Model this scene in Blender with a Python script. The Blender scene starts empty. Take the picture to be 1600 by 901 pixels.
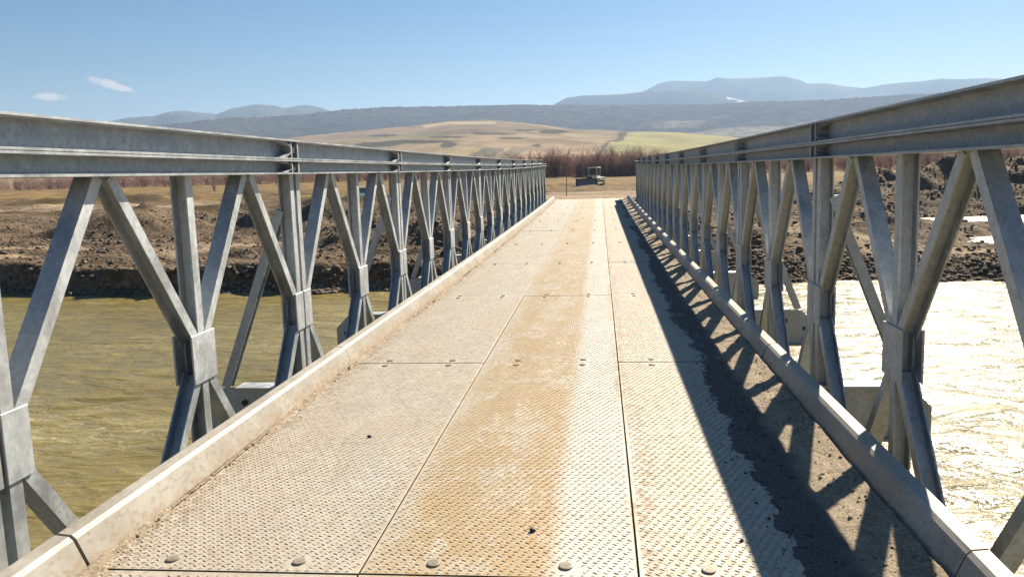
import bpy, math, random
import numpy as np
from mathutils import Matrix, Vector

R = math.radians
SC = bpy.context.scene
COL = SC.collection

# ------------------------------------------------------------------ camera
CAM_X, CAM_Z = 0.9327, 1.5021
F_PX, YAW, PITCH, ROLL = 1138.03, -0.0897, -0.1262, -0.0297
PX, PY = 37.41, -45.67                         # principal point, photo pixels
cy, sy, cp, sp = math.cos(YAW), math.sin(YAW), math.cos(PITCH), math.sin(PITCH)
FW = np.array([sy * cp, cy * cp, sp])
RT0 = np.array([cy, -sy, 0.0])
UP0 = np.cross(RT0, FW)
RT = math.cos(ROLL) * RT0 + math.sin(ROLL) * UP0
UP = -math.sin(ROLL) * RT0 + math.cos(ROLL) * UP0
CAM = np.array([CAM_X, 0.0, CAM_Z])
cam = bpy.data.cameras.new('camera')
cam.sensor_width = 36.0
cam.lens = F_PX / 1600 * 36
cam.shift_x = -PX / 1600
cam.shift_y = PY / 1600
cam.clip_start, cam.clip_end = 0.05, 40000
cam_ob = bpy.data.objects.new('camera', cam)
COL.objects.link(cam_ob)
cam_ob.matrix_world = Matrix(((RT[0], UP[0], -FW[0], CAM[0]), (RT[1], UP[1], -FW[1], CAM[1]),
                              (RT[2], UP[2], -FW[2], CAM[2]), (0, 0, 0, 1)))
SC.camera = cam_ob


def az_el(u, v):
    """bearing and elevation of a photo pixel, in degrees"""
    w = FW + (u - 800 - PX) / F_PX * RT - (v - 450.5 - PY) / F_PX * UP
    return math.degrees(math.atan2(w[0], w[1])), math.degrees(math.atan2(w[2], math.hypot(w[0], w[1])))


def on_z(u, v, z):
    w = FW + (u - 800 - PX) / F_PX * RT - (v - 450.5 - PY) / F_PX * UP
    p = CAM + (z - CAM[2]) / w[2] * w
    return p[0], p[1]


# ------------------------------------------------------------------ world, sun, exposure
SUN_EL, SUN_AZ = R(36.7), R(25.0)
world = bpy.data.worlds.new('World')
SC.world = world
world.use_nodes = True
nt = world.node_tree
bg = nt.nodes['Background']
sky = nt.nodes.new('ShaderNodeTexSky')
sky.sky_type = 'NISHITA'
sky.sun_disc = False
sky.sun_elevation = SUN_EL
sky.sun_rotation = SUN_AZ
sky.altitude = 200
sky.air_density = 1.0
sky.dust_density = 0.25
sky.ozone_density = 2.2
bg.inputs['Strength'].default_value = 0.05


def world_clouds():
    """three small fair-weather clouds low on the left of the sky"""
    N, L = nt.nodes, nt.links
    geo = N.new('ShaderNodeTexCoord')
    noi = N.new('ShaderNodeTexNoise')
    noi.inputs['Scale'].default_value = 46
    noi.inputs['Detail'].default_value = 6
    noi.inputs['Roughness'].default_value = 0.6
    L.new(geo.outputs['Generated'], noi.inputs['Vector'])
    total = None
    for u, v, hw, hh, tilt in ((163, 130, 1.3, 0.46, -14), (88, 152, 1.6, 0.32, -2), (182, 136, 1.3, 0.32, -12)):
        a, e = az_el(u, v)
        d = Vector((math.sin(R(a)) * math.cos(R(e)), math.cos(R(a)) * math.cos(R(e)), math.sin(R(e))))
        rt = Vector((math.cos(R(a)), -math.sin(R(a)), 0))
        up = rt.cross(d)
        t = R(tilt)
        ax = (rt * math.cos(t) + up * math.sin(t)) / R(hw)
        ay = (-rt * math.sin(t) + up * math.cos(t)) / R(hh)
        sq = []
        for axis in (ax, ay):
            dp = N.new('ShaderNodeVectorMath')
            dp.operation = 'DOT_PRODUCT'
            L.new(geo.outputs['Generated'], dp.inputs[0])
            dp.inputs[1].default_value = axis
            sb = N.new('ShaderNodeMath')
            sb.operation = 'SUBTRACT'
            L.new(dp.outputs['Value'], sb.inputs[0])
            sb.inputs[1].default_value = axis.dot(d)
            pw = N.new('ShaderNodeMath')
            pw.operation = 'MULTIPLY'
            L.new(sb.outputs[0], pw.inputs[0])
            L.new(sb.outputs[0], pw.inputs[1])
            sq.append(pw)
        ad = N.new('ShaderNodeMath')
        ad.operation = 'ADD'
        L.new(sq[0].outputs[0], ad.inputs[0])
        L.new(sq[1].outputs[0], ad.inputs[1])
        mr = N.new('ShaderNodeMapRange')
        mr.inputs['From Min'].default_value = 1.0
        mr.inputs['From Max'].default_value = 0.0
        L.new(ad.outputs[0], mr.inputs['Value'])
        if total is None:
            total = mr.outputs[0]
        else:
            mx = N.new('ShaderNodeMath')
            mx.operation = 'MAXIMUM'
            L.new(total, mx.inputs[0])
            L.new(mr.outputs[0], mx.inputs[1])
            total = mx.outputs[0]
    mu = N.new('ShaderNodeMath')
    mu.operation = 'MULTIPLY_ADD'
    L.new(noi.outputs['Fac'], mu.inputs[0])
    mu.inputs[1].default_value = 3.4
    mu.inputs[2].default_value = -1.95
    ad = N.new('ShaderNodeMath')
    ad.operation = 'ADD'
    L.new(total, ad.inputs[0])
    L.new(mu.outputs[0], ad.inputs[1])
    gate = N.new('ShaderNodeMath')
    gate.operation = 'MINIMUM'
    L.new(ad.outputs[0], gate.inputs[0])
    L.new(total, gate.inputs[1])
    mr = N.new('ShaderNodeMapRange')
    mr.interpolation_type = 'SMOOTHSTEP'
    mr.inputs['From Min'].default_value = 0.0
    mr.inputs['From Max'].default_value = 0.8
    mr.inputs['To Max'].default_value = 0.95
    L.new(gate.outputs[0], mr.inputs['Value'])
    mix = N.new('ShaderNodeMix')
    mix.data_type = 'RGBA'
    L.new(mr.outputs[0], mix.inputs['Factor'])
    hs = N.new('ShaderNodeHueSaturation')
    hs.inputs['Saturation'].default_value = 1.5
    hs.inputs['Value'].default_value = 0.66
    L.new(sky.outputs[0], hs.inputs['Color'])
    L.new(hs.outputs[0], mix.inputs[6])
    mix.inputs[7].default_value = (8.4, 7.5, 6.4, 1)
    L.new(mix.outputs[2], bg.inputs['Color'])


world_clouds()
sun = bpy.data.lights.new('sun', 'SUN')
sun.energy = 5.0
sun.angle = R(0.5)
sun.color = (1.0, 0.89, 0.72)
sun_ob = bpy.data.objects.new('sun', sun)
COL.objects.link(sun_ob)
SUN_DIR = Vector((math.sin(SUN_AZ) * math.cos(SUN_EL), math.cos(SUN_AZ) * math.cos(SUN_EL), math.sin(SUN_EL)))
sun_ob.rotation_euler = SUN_DIR.to_track_quat('Z', 'Y').to_euler()
sun_ob.location = (10, 20, 30)
SC.view_settings.view_transform = 'Standard'
SC.view_settings.look = 'None'
SC.view_settings.exposure = 1.2
SC.view_settings.gamma = 1.0
SC.view_settings.use_curve_mapping = False
SC.cycles.use_denoising = True
SC.cycles.max_bounces = 8
SC.cycles.diffuse_bounces = 4
SC.cycles.glossy_bounces = 3
SC.cycles.volume_bounces = 0
SC.cycles.sample_clamp_indirect = 6
SC.cycles.caustics_reflective = False
SC.cycles.caustics_refractive = False

# ------------------------------------------------------------------ helpers
rng = np.random.default_rng(7)
random.seed(7)


def tag(o, label=None, cat=None, group=None, kind=None):
    if label: o['label'] = label
    if cat: o['category'] = cat
    if group: o['group'] = group
    if kind: o['kind'] = kind
    return o


def link(name, data, parent=None, loc=None, rot=None):
    o = bpy.data.objects.new(name, data)
    COL.objects.link(o)
    if parent is not None: o.parent = parent
    if loc is not None: o.location = loc
    if rot is not None: o.rotation_euler = rot
    return o


class MB:
    """collects convex bits, extrusions and strips, gives one mesh"""
    def __init__(s):
        s.v, s.f, s.m = [], [], []

    def add(s, vs, fs, mi=0):
        b = len(s.v)
        s.v += [tuple(map(float, q)) for q in vs]
        s.f += [tuple(b + i for i in q) for q in fs]
        s.m += [mi] * len(fs)

    def box(s, x0, x1, y0, y1, z0, z1, mi=0):
        s.add([(x0, y0, z0), (x1, y0, z0), (x1, y1, z0), (x0, y1, z0), (x0, y0, z1), (x1, y0, z1), (x1, y1, z1), (x0, y1, z1)],
              [(0, 3, 2, 1), (4, 5, 6, 7), (0, 1, 5, 4), (1, 2, 6, 5), (2, 3, 7, 6), (3, 0, 4, 7)], mi)

    def extrude(s, prof, o, d, a, b, mi=0):
        """profile (list of 2-D points along a and b) swept from o by d"""
        o, d, a, b = map(np.asarray, (o, d, a, b))
        n = len(prof)
        p0 = [o + a * q[0] + b * q[1] for q in prof]
        p1 = [p + d for p in p0]
        f = [(i, (i + 1) % n, n + (i + 1) % n, n + i) for i in range(n)]
        s.add(p0 + p1, f + [tuple(range(n))[::-1], tuple(range(n, 2 * n))], mi)

    def prism(s, pts, thick, mi=0):
        """closed polygon of 3-D points given a thickness vector"""
        n = len(pts)
        t = np.asarray(thick)
        p0 = [np.asarray(p) for p in pts]
        s.add(p0 + [p + t for p in p0], [tuple(range(n))[::-1], tuple(range(n, 2 * n))] +
              [(i, (i + 1) % n, n + (i + 1) % n, n + i) for i in range(n)], mi)

    def cyl(s, c, axis, r, h, n=10, r2=None, mi=0):
        c, ax = np.asarray(c, float), np.asarray(axis, float)
        ax = ax / np.linalg.norm(ax)
        t = np.cross(ax, (0, 0, 1) if abs(ax[2]) < .9 else (1, 0, 0))
        t /= np.linalg.norm(t)
        q = np.cross(ax, t)
        r2 = r if r2 is None else r2
        ring = [(math.cos(2 * math.pi * i / n), math.sin(2 * math.pi * i / n)) for i in range(n)]
        p0 = [c + r * (k[0] * t + k[1] * q) for k in ring]
        p1 = [c + ax * h + r2 * (k[0] * t + k[1] * q) for k in ring]
        s.add(p0 + p1, [(i, (i + 1) % n, n + (i + 1) % n, n + i) for i in range(n)] + [tuple(range(n))[::-1], tuple(range(n, 2 * n))], mi)

    def mesh(s, name, *mats, smooth=False, bevel=0.0):
        import bmesh
        me = bpy.data.meshes.new(name)
        me.from_pydata(s.v, [], s.f)
        for m in mats: me.materials.append(m)
        if any(s.m): me.polygons.foreach_set('material_index', s.m)
        bm = bmesh.new()
        bm.from_mesh(me)
        bmesh.ops.recalc_face_normals(bm, faces=bm.faces)
        if bevel:
            es = [e for e in bm.edges if e.is_manifold and e.calc_face_angle() > 0.7]
            bmesh.ops.bevel(bm, geom=es, offset=bevel, segments=1, affect='EDGES', clamp_overlap=True)
        bm.to_mesh(me)
        bm.free()
        if smooth: me.polygons.foreach_set('use_smooth', [True] * len(me.polygons))
        return me


def np_mesh(name, verts, faces, mats, smooth=False):
    me = bpy.data.meshes.new(name)
    nv, nf, k = len(verts), len(faces), faces.shape[1]
    me.vertices.add(nv)
    me.vertices.foreach_set('co', np.asarray(verts, np.float32).ravel())
    me.loops.add(nf * k)
    me.loops.foreach_set('vertex_index', np.asarray(faces, np.int32).ravel())
    me.polygons.add(nf)
    me.polygons.foreach_set('loop_start', np.arange(0, nf * k, k, dtype=np.int32))
    me.polygons.foreach_set('loop_total', np.full(nf, k, np.int32))
    for m in mats: me.materials.append(m)
    me.update(calc_edges=True)
    me.validate()
    if smooth: me.polygons.foreach_set('use_smooth', [True] * len(me.polygons))
    return me


def grid_faces(nx, ny):
    i = np.arange(nx - 1)[None, :] + nx * np.arange(ny - 1)[:, None]
    i = i.ravel()
    return np.stack([i, i + 1, i + nx + 1, i + nx], 1)


def hash2(ix, iy, seed):
    h = (ix.astype(np.int64) * 374761393 + iy.astype(np.int64) * 668265263 + seed * 1442695041) & 0xffffffff
    h = ((h ^ (h >> 13)) * 1274126177) & 0xffffffff
    return ((h ^ (h >> 16)) & 0xffff) / 65535.0


def vnoise(x, y, seed=0):
    ix, iy = np.floor(x), np.floor(y)
    fx, fy = x - ix, y - iy
    fx, fy = fx * fx * (3 - 2 * fx), fy * fy * (3 - 2 * fy)
    a, b = hash2(ix, iy, seed), hash2(ix + 1, iy, seed)
    c, d = hash2(ix, iy + 1, seed), hash2(ix + 1, iy + 1, seed)
    return (a + (b - a) * fx) * (1 - fy) + (c + (d - c) * fx) * fy


def fbm(x, y, octaves=4, seed=0, gain=0.5):
    t, a, n = 0, 1.0, 0
    for k in range(octaves):
        t = t + a * (vnoise(x * 2 ** k, y * 2 ** k, seed + k * 17) - 0.5)
        n += a
        a *= gain
    return t / n * 2


def sstep(a, b, x):
    t = np.clip((x - a) / (b - a), 0, 1)
    return t * t * (3 - 2 * t)


# ------------------------------------------------------------------ materials
class NT:
    def __init__(s, name):
        s.mat = bpy.data.materials.new(name)
        s.mat.use_nodes = True
        s.t = s.mat.node_tree
        s.b = s.t.nodes['Principled BSDF']
        s.out = s.t.nodes['Material Output']

    def n(s, kind, **kw):
        o = s.t.nodes.new('ShaderNode' + kind)
        for k, v in kw.items(): setattr(o, k, v)
        return o

    def l(s, a, b): s.t.links.new(a, b)

    def pos(s):
        return s.n('NewGeometry').outputs['Position']

    def map(s, vec, scale=(1, 1, 1), rot=(0, 0, 0), loc=(0, 0, 0)):
        m = s.n('Mapping')
        m.inputs['Scale'].default_value = scale
        m.inputs['Rotation'].default_value = rot
        m.inputs['Location'].default_value = loc
        s.l(vec, m.inputs['Vector'])
        return m.outputs[0]

    def noise(s, vec, scale, detail=4, rough=0.55, dist=0.0):
        o = s.n('TexNoise')
        o.inputs['Scale'].default_value = scale
        o.inputs['Detail'].default_value = detail
        o.inputs['Roughness'].default_value = rough
        o.inputs['Distortion'].default_value = dist
        s.l(vec, o.inputs['Vector'])
        return o.outputs['Fac']

    def vor(s, vec, scale, feature='F1', out='Distance'):
        o = s.n('TexVoronoi', feature=feature)
        o.inputs['Scale'].default_value = scale
        s.l(vec, o.inputs['Vector'])
        return o.outputs[out]

    def ramp(s, val, a, b, lo=0.0, hi=1.0, smooth=True):
        o = s.n('MapRange')
        if smooth: o.interpolation_type = 'SMOOTHSTEP'
        for k, x in (('From Min', a), ('From Max', b), ('To Min', lo), ('To Max', hi)): o.inputs[k].default_value = x
        s.l(val, o.inputs['Value'])
        return o.outputs[0]

    def math(s, op, a, b=None):
        o = s.n('Math', operation=op)
        for i, x in enumerate((a, b)):
            if x is None: continue
            if isinstance(x, (int, float)): o.inputs[i].default_value = x
            else: s.l(x, o.inputs[i])
        return o.outputs[0]

    def mix(s, fac, a, b, mode='MIX'):
        o = s.n('Mix', data_type='RGBA', blend_type=mode)
        for i, x in ((0, fac), (6, a), (7, b)):
            if isinstance(x, (int, float)): o.inputs[i].default_value = x
            elif isinstance(x, tuple): o.inputs[i].default_value = (*x, 1)
            else: s.l(x, o.inputs[i])
        return o.outputs[2]

    def bump(s, h, strength, dist=0.01, normal=None):
        o = s.n('Bump')
        o.inputs['Strength'].default_value = strength
        o.inputs['Distance'].default_value = dist
        s.l(h, o.inputs['Height'])
        if normal is not None: s.l(normal, o.inputs['Normal'])
        return o.outputs[0]

    def set(s, color=None, rough=None, metal=None, normal=None, spec=None):
        for k, x in (('Base Color', color), ('Roughness', rough), ('Metallic', metal), ('Normal', normal), ('Specular IOR Level', spec)):
            if x is None: continue
            if isinstance(x, (int, float)): s.b.inputs[k].default_value = x
            elif isinstance(x, tuple): s.b.inputs[k].default_value = (*x, 1)
            else: s.l(x, s.b.inputs[k])
        return s.mat


def m_plain(name, color, rough=0.6, metal=0.0, var=0.15, scale=6.0):
    t = NT(name)
    n = t.noise(t.pos(), scale, 5, 0.6)
    f = t.ramp(n, 0.3, 0.7, 1 - var, 1 + var)
    c = t.mix(1.0, color, t.n('CombineColor').outputs[0], 'MULTIPLY')
    cc = t.t.nodes[-1] if False else None
    k = t.n('CombineColor')
    for i in range(3): t.l(f, k.inputs[i])
    c = t.mix(1.0, color, k.outputs[0], 'MULTIPLY')
    return t.set(c, rough, metal)


def m_galv(name, base=(0.52, 0.55, 0.565), dirt=0.34, metal=0.78, rough=0.64):
    """hot-dip galvanised steel: faint spangle, runs and grime"""
    t = NT(name)
    p = t.pos()
    big = t.noise(t.map(p, (3, 3, 1.2)), 2.2, 6, 0.65)
    fine = t.noise(p, 45, 3, 0.6)
    spc = t.n('SeparateColor')
    t.l(t.vor(p, 38, out='Color'), spc.inputs[0])
    sp = t.n('CombineColor')
    for i in range(3): t.l(spc.outputs[0], sp.inputs[i])
    sp = sp.outputs[0]
    c = t.mix(t.ramp(big, 0.35, 0.68), tuple(x * 0.80 for x in base), tuple(x * 1.12 for x in base))
    c = t.mix(0.10, c, sp, 'OVERLAY')
    c = t.mix(t.ramp(fine, 0.55, 0.75, 0, dirt), c, (0.20, 0.16, 0.11))
    drip = t.noise(t.map(p, (16, 16, 0.8)), 1.0, 4, 0.7)
    c = t.mix(t.ramp(drip, 0.60, 0.80, 0, dirt), c, (0.26, 0.22, 0.16))
    scuff = t.noise(t.map(p, (5, 3, 3)), 2.3, 7, 0.75, 0.8)
    c = t.mix(t.ramp(scuff, 0.645, 0.70, 0, 0.65), c, (0.05, 0.045, 0.04))
    c = t.mix(t.ramp(scuff, 0.345, 0.31, 0, 0.5), c, (0.62, 0.60, 0.54))
    r = t.ramp(big, 0.3, 0.7, rough - 0.1, rough + 0.14)
    return t.set(c, r, metal, t.bump(fine, 0.08, 0.004))


def dirt_colour(t, p):
    n = t.noise(p, 9, 8, 0.7)
    g = t.noise(p, 70, 4, 0.7)
    c = t.mix(t.ramp(n, 0.3, 0.7), (0.36, 0.275, 0.175), (0.50, 0.40, 0.275))
    return t.mix(t.ramp(g, 0.35, 0.7), c, (0.19, 0.165, 0.14)), g


def m_deck(name, lug=False):
    """dusty tread plate; the dirt lies where traffic left it along the bridge"""
    t = NT(name)
    p = t.pos()
    sx = t.n('SeparateXYZ')
    t.l(p, sx.inputs[0])
    wob = t.noise(t.map(p, (1, 0.45, 1)), 2.1, 5, 0.6)
    x = t.math('ADD', sx.outputs[0], t.math('MULTIPLY', t.math('SUBTRACT', wob, 0.5), 0.42))
    xs = t.math('ADD', sx.outputs[0], t.math('MULTIPLY', t.math('SUBTRACT', wob, 0.5), 0.13))
    blot = t.noise(t.map(p, (1, 0.55, 1)), 3.4, 9, 0.68, 0.3)
    speck = t.noise(p, 26, 6, 0.7)
    fine = t.noise(p, 110, 3, 0.6)
    steel = t.mix(t.ramp(blot, 0.36, 0.64), (0.44, 0.405, 0.345), (0.54, 0.505, 0.44))
    # thin pale dust everywhere
    c = t.mix(t.ramp(wob, 0.35, 0.7, 0.15, 0.55), steel, (0.47, 0.385, 0.27))
    c = t.mix(t.ramp(speck, 0.42, 0.66, 0.0, 0.55), c, (0.27, 0.215, 0.145))
    # ochre soil carried on to the middle run
    zone = t.math('MULTIPLY', t.ramp(x, -0.10, 0.22), t.ramp(xs, 0.66, 0.79, 1, 0))
    och = t.math('MULTIPLY', zone, t.ramp(t.math('ADD', t.math('MULTIPLY', blot, 0.7), t.math('MULTIPLY', speck, 0.3)), 0.38, 0.53, 0.22, 1.0))
    c = t.mix(t.math('MULTIPLY', och, 0.92), c, (0.37, 0.255, 0.115))
    flake = t.noise(t.map(p, (1, 0.7, 1)), 13, 6, 0.72, 0.4)
    c = t.mix(t.math('MULTIPLY', zone, t.math('MULTIPLY', t.ramp(flake, 0.52, 0.60), t.ramp(blot, 0.40, 0.56, 0.75, 0.15))), c, (0.52, 0.465, 0.365))
    # dry mud dribbled along the right-hand joint and the kerb
    edge = t.math('MULTIPLY', t.ramp(x, 1.02, 1.05), t.ramp(x, 1.08, 1.16, 1, 0))
    edge2 = t.ramp(x, -0.86, -1.04)
    ed = t.math('MULTIPLY', t.math('MAXIMUM', edge, edge2), t.ramp(speck, 0.40, 0.58))
    c = t.mix(t.math('MULTIPLY', ed, 0.75), c, (0.29, 0.20, 0.115))
    c = t.mix(t.ramp(x, 1.06, 1.22, 0, 0.38), c, (0.42, 0.345, 0.245))
    # wheel-polished strip
    clean = t.math('MULTIPLY', t.ramp(xs, 0.70, 0.80), t.ramp(xs, 1.00, 1.05, 1, 0))
    c = t.mix(t.math('MULTIPLY', clean, t.ramp(blot, 0.30, 0.6, 0.35, 0.9)), c, (0.51, 0.49, 0.445))
    c = t.mix(t.ramp(fine, 0.52, 0.75, 0, 0.28), c, (0.19, 0.15, 0.10))
    if lug: c = t.mix(0.35, c, (0.50, 0.475, 0.42))
    nrm = t.bump(fine, 0.25, 0.002)
    return t.set(c, t.ramp(speck, 0.3, 0.7, 0.5, 0.72), 0.12, nrm)


def m_dirt(name):
    t = NT(name)
    p = t.pos()
    c, g = dirt_colour(t, p)
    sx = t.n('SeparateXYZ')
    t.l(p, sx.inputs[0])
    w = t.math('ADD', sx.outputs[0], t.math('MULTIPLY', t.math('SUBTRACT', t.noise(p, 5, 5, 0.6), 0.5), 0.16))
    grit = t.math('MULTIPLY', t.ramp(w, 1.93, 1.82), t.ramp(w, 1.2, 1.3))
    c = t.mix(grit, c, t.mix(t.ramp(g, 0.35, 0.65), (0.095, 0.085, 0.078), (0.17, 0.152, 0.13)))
    return t.set(c, 0.95, 0.0, t.bump(g, 0.9, 0.01), 0.2)


def m_kerb(name):
    t = NT(name)
    p = t.pos()
    big = t.noise(p, 2.0, 6, 0.65)
    sp = t.noise(t.map(p, (1, 0.8, 1.3)), 30, 6, 0.72)
    c = t.mix(t.ramp(big, 0.35, 0.68), (0.31, 0.285, 0.24), (0.42, 0.395, 0.345))
    sx = t.n('SeparateXYZ')
    t.l(p, sx.inputs[0])
    low = t.ramp(t.math('ADD', sx.outputs[2], t.math('MULTIPLY', big, 0.10)), 0.13, 0.02)
    c = t.mix(t.math('MULTIPLY', low, t.ramp(sp, 0.38, 0.6, 0.15, 0.9)), c, (0.34, 0.235, 0.135))
    c = t.mix(t.ramp(sp, 0.48, 0.66, 0, 0.55), c, (0.23, 0.17, 0.11))
    scr = t.noise(t.map(p, (12, 0.7, 12)), 1.6, 6, 0.7)
    c = t.mix(t.ramp(scr, 0.62, 0.72, 0, 0.6), c, (0.14, 0.11, 0.085))
    return t.set(c, 0.6, 0.2, t.bump(sp, 0.2, 0.004))


def m_water(name):
    t = NT(name)
    p = t.pos()
    silt = t.noise(t.map(p, (0.10, 0.22, 1)), 1.0, 5, 0.6, 0.6)
    c = t.mix(t.ramp(silt, 0.3, 0.7), (0.168, 0.128, 0.033), (0.215, 0.170, 0.050))
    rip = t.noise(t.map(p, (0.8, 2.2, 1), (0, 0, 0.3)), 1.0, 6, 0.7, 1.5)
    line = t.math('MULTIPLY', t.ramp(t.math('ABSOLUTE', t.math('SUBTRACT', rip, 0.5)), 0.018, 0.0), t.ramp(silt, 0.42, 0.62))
    c = t.mix(t.math('MULTIPLY', line, 0.55), c, (0.62, 0.56, 0.40))  # glints on the ripples, painted into the base colour as pale lines
    a = t.noise(t.map(p, (0.30, 0.62, 1), (0, 0, 0.16)), 1.0, 3, 0.55, 0.8)
    b = t.noise(t.map(p, (1.1, 2.2, 1), (0, 0, 0.10)), 1.0, 3, 0.55, 0.5)
    d = t.noise(t.map(p, (6, 10, 1), (0, 0, -0.12)), 1.0, 4, 0.6, 0.2)
    e = t.noise(t.map(p, (17, 28, 1), (0, 0, 0.07)), 1.0, 3, 0.65, 0.3)
    h = t.math('ADD', t.math('MULTIPLY', a, 0.85), t.math('ADD', t.math('MULTIPLY', b, 0.36), t.math('MULTIPLY', d, 0.06)))
    r = t.ramp(t.math('ADD', t.math('MULTIPLY', e, 0.65), t.math('MULTIPLY', b, 0.35)), 0.43, 0.57, 0.10, 0.58)
    return t.set(c, r, 0.0, t.bump(h, 1.0, 0.28), 0.32)


def m_ground(name):
    t = NT(name)
    p = t.pos()
    at = t.n('Attribute', attribute_name='zone')
    z = t.n('SeparateColor')
    t.l(at.outputs['Color'], z.inputs[0])
    big = t.noise(p, 0.16, 7, 0.65)
    mid = t.noise(p, 1.1, 7, 0.7)
    fine = t.noise(p, 7, 6, 0.7)
    vo = t.n('TexVoronoi')
    vo.inputs['Scale'].default_value = 5.5
    t.l(p, vo.inputs['Vector'])
    vb = t.n('SeparateColor')
    t.l(vo.outputs['Color'], vb.inputs[0])
    # river gravel: grey-brown silt with pale and dark stones
    g = t.mix(t.ramp(mid, 0.3, 0.7), (0.075, 0.050, 0.029), (0.20, 0.138, 0.080))
    g = t.mix(t.ramp(vb.outputs[0], 0.55, 0.95, 0, 0.75), g, (0.23, 0.185, 0.135))
    g = t.mix(t.ramp(vb.outputs[1], 0.7, 1.0, 0, 0.6), g, (0.07, 0.06, 0.052))
    # dry winter grass
    gr = t.mix(t.ramp(big, 0.3, 0.7), (0.235, 0.145, 0.048), (0.31, 0.205, 0.075))
    pat = t.noise(t.map(p, (0.22, 0.45, 1)), 1.0, 8, 0.72)
    gr = t.mix(t.ramp(pat, 0.42, 0.58, 0, 0.85), gr, (0.105, 0.08, 0.042))
    gr = t.mix(t.ramp(mid, 0.48, 0.72, 0, 0.6), gr, (0.16, 0.11, 0.055))
    gr = t.mix(t.ramp(fine, 0.55, 0.8, 0, 0.4), gr, (0.12, 0.085, 0.045))
    # tracked sand and road
    sd = t.mix(t.ramp(mid, 0.3, 0.7), (0.32, 0.235, 0.15), (0.42, 0.32, 0.215))
    sd = t.mix(t.ramp(fine, 0.55, 0.75, 0, 0.35), sd, (0.27, 0.20, 0.13))
    c = t.mix(z.outputs[0], g, gr)
    ru = t.mix(t.ramp(mid, 0.3, 0.7), (0.085, 0.058, 0.032), (0.20, 0.145, 0.080))
    c = t.mix(z.outputs[2], c, ru)
    c = t.mix(z.outputs[1], c, sd)
    hb = t.math('ADD', t.math('MULTIPLY', fine, 0.5), t.math('MULTIPLY', vo.outputs['Distance'], 0.4))
    return t.set(c, 0.95, 0.0, t.bump(hb, 0.8, 0.16), 0.15)


def m_stone(name):
    t = NT(name)
    g = t.n('NewGeometry')
    r = g.outputs['Random Per Island']
    n = t.noise(g.outputs['Position'], 9, 4, 0.6)
    c = t.mix(r, (0.055, 0.041, 0.029), (0.24, 0.19, 0.135))
    c = t.mix(t.ramp(n, 0.3, 0.7, 0.0, 0.5), c, (0.20, 0.15, 0.10))
    return t.set(c, 0.85, 0.0, None, 0.3)


def m_attr(name, rough=0.95, scale=0.02, var=0.25, bumpd=0.0):
    """colour stored on the land, broken up by noise"""
    t = NT(name)
    p = t.pos()
    at = t.n('Attribute', attribute_name='land')
    n = t.noise(p, scale, 8, 0.7)
    k = t.n('CombineColor')
    f = t.ramp(n, 0.3, 0.7, 1 - var, 1 + var)
    for i in range(3): t.l(f, k.inputs[i])
    c = t.mix(1.0, at.outputs['Color'], k.outputs[0], 'MULTIPLY')
    nrm = t.bump(n, 1.0, bumpd) if bumpd else None
    return t.set(c, rough, 0.0, nrm, 0.0)


M = {}
M['galv'] = m_galv('galvanised_steel')
M['galv_chord'] = m_galv('galvanised_chord_steel', (0.41, 0.435, 0.45), 0.32, 0.72, 0.6)
M['galv_dark'] = m_galv('dark_bolt_and_recess_shade', (0.06, 0.055, 0.05), 0.2, 0.3, 0.6)
M['deck'] = m_deck('dusty_tread_plate')
M['lug'] = m_deck('worn_tread_lugs', True)
M['kerb'] = m_kerb('kerb_steel')
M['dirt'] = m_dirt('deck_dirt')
M['bolt'] = m_galv('bolt_steel', (0.26, 0.225, 0.175), 0.5, 0.2, 0.6)
M['joint'] = m_plain('joint_dirt', (0.035, 0.028, 0.02), 0.95)
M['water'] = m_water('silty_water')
M['ground'] = m_ground('river_plain')
M['stone'] = m_stone('river_stones')
M['hill'] = m_attr('farmland', scale=0.012, var=0.22)
M['forest'] = m_attr('far_forest', scale=0.02, var=0.45, bumpd=25.0)
M['rock'] = m_attr('far_mountain', scale=0.004, var=0.3, bumpd=60.0)
M['twig'] = m_plain('bare_twigs', (0.40, 0.255, 0.205), 0.9, 0, 0.3, 0.6)
M['stem'] = m_plain('shrub_bark', (0.19, 0.14, 0.115), 0.9, 0, 0.3, 2)
M['dozer'] = m_plain('dozer_paint', (0.68, 0.54, 0.20), 0.5, 0, 0.15)
M['dozer_white'] = m_plain('cab_paint', (0.80, 0.77, 0.68), 0.45, 0, 0.1)
M['dark'] = m_plain('dark_steel', (0.035, 0.035, 0.04), 0.55, 0.3, 0.2)
M['blade'] = m_plain('blade_steel', (0.16, 0.17, 0.19), 0.45, 0.5, 0.25, 3)
M['glass'] = m_plain('cab_glass', (0.05, 0.075, 0.08), 0.08, 0, 0.1)
M['stake'] = m_plain('stake_wood', (0.13, 0.09, 0.06), 0.9)
M['red'] = m_plain('barrier_red', (0.50, 0.24, 0.17), 0.6)
M['white'] = m_plain('barrier_white', (0.75, 0.70, 0.64), 0.6)
M['teal'] = m_plain('car_paint', (0.13, 0.25, 0.27), 0.3, 0.1, 0.05)
M['tyre'] = m_plain('tyre_rubber', (0.02, 0.02, 0.02), 0.85)

# ------------------------------------------------------------------ bridge datum
BAY, Y1, TY = 3.05, 2.5056, 0.118
BX = 0.53                                       # bridge centre line
TRUSS = 2.08                                    # truss plane from the centre
N_FIRST, N_LAST = -3, 11
WATER = -3.0


def deck_z(y):
    t = np.clip(y - Y1, 0, 30.5)
    return -0.00028 * t * (30.5 - t)


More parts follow.
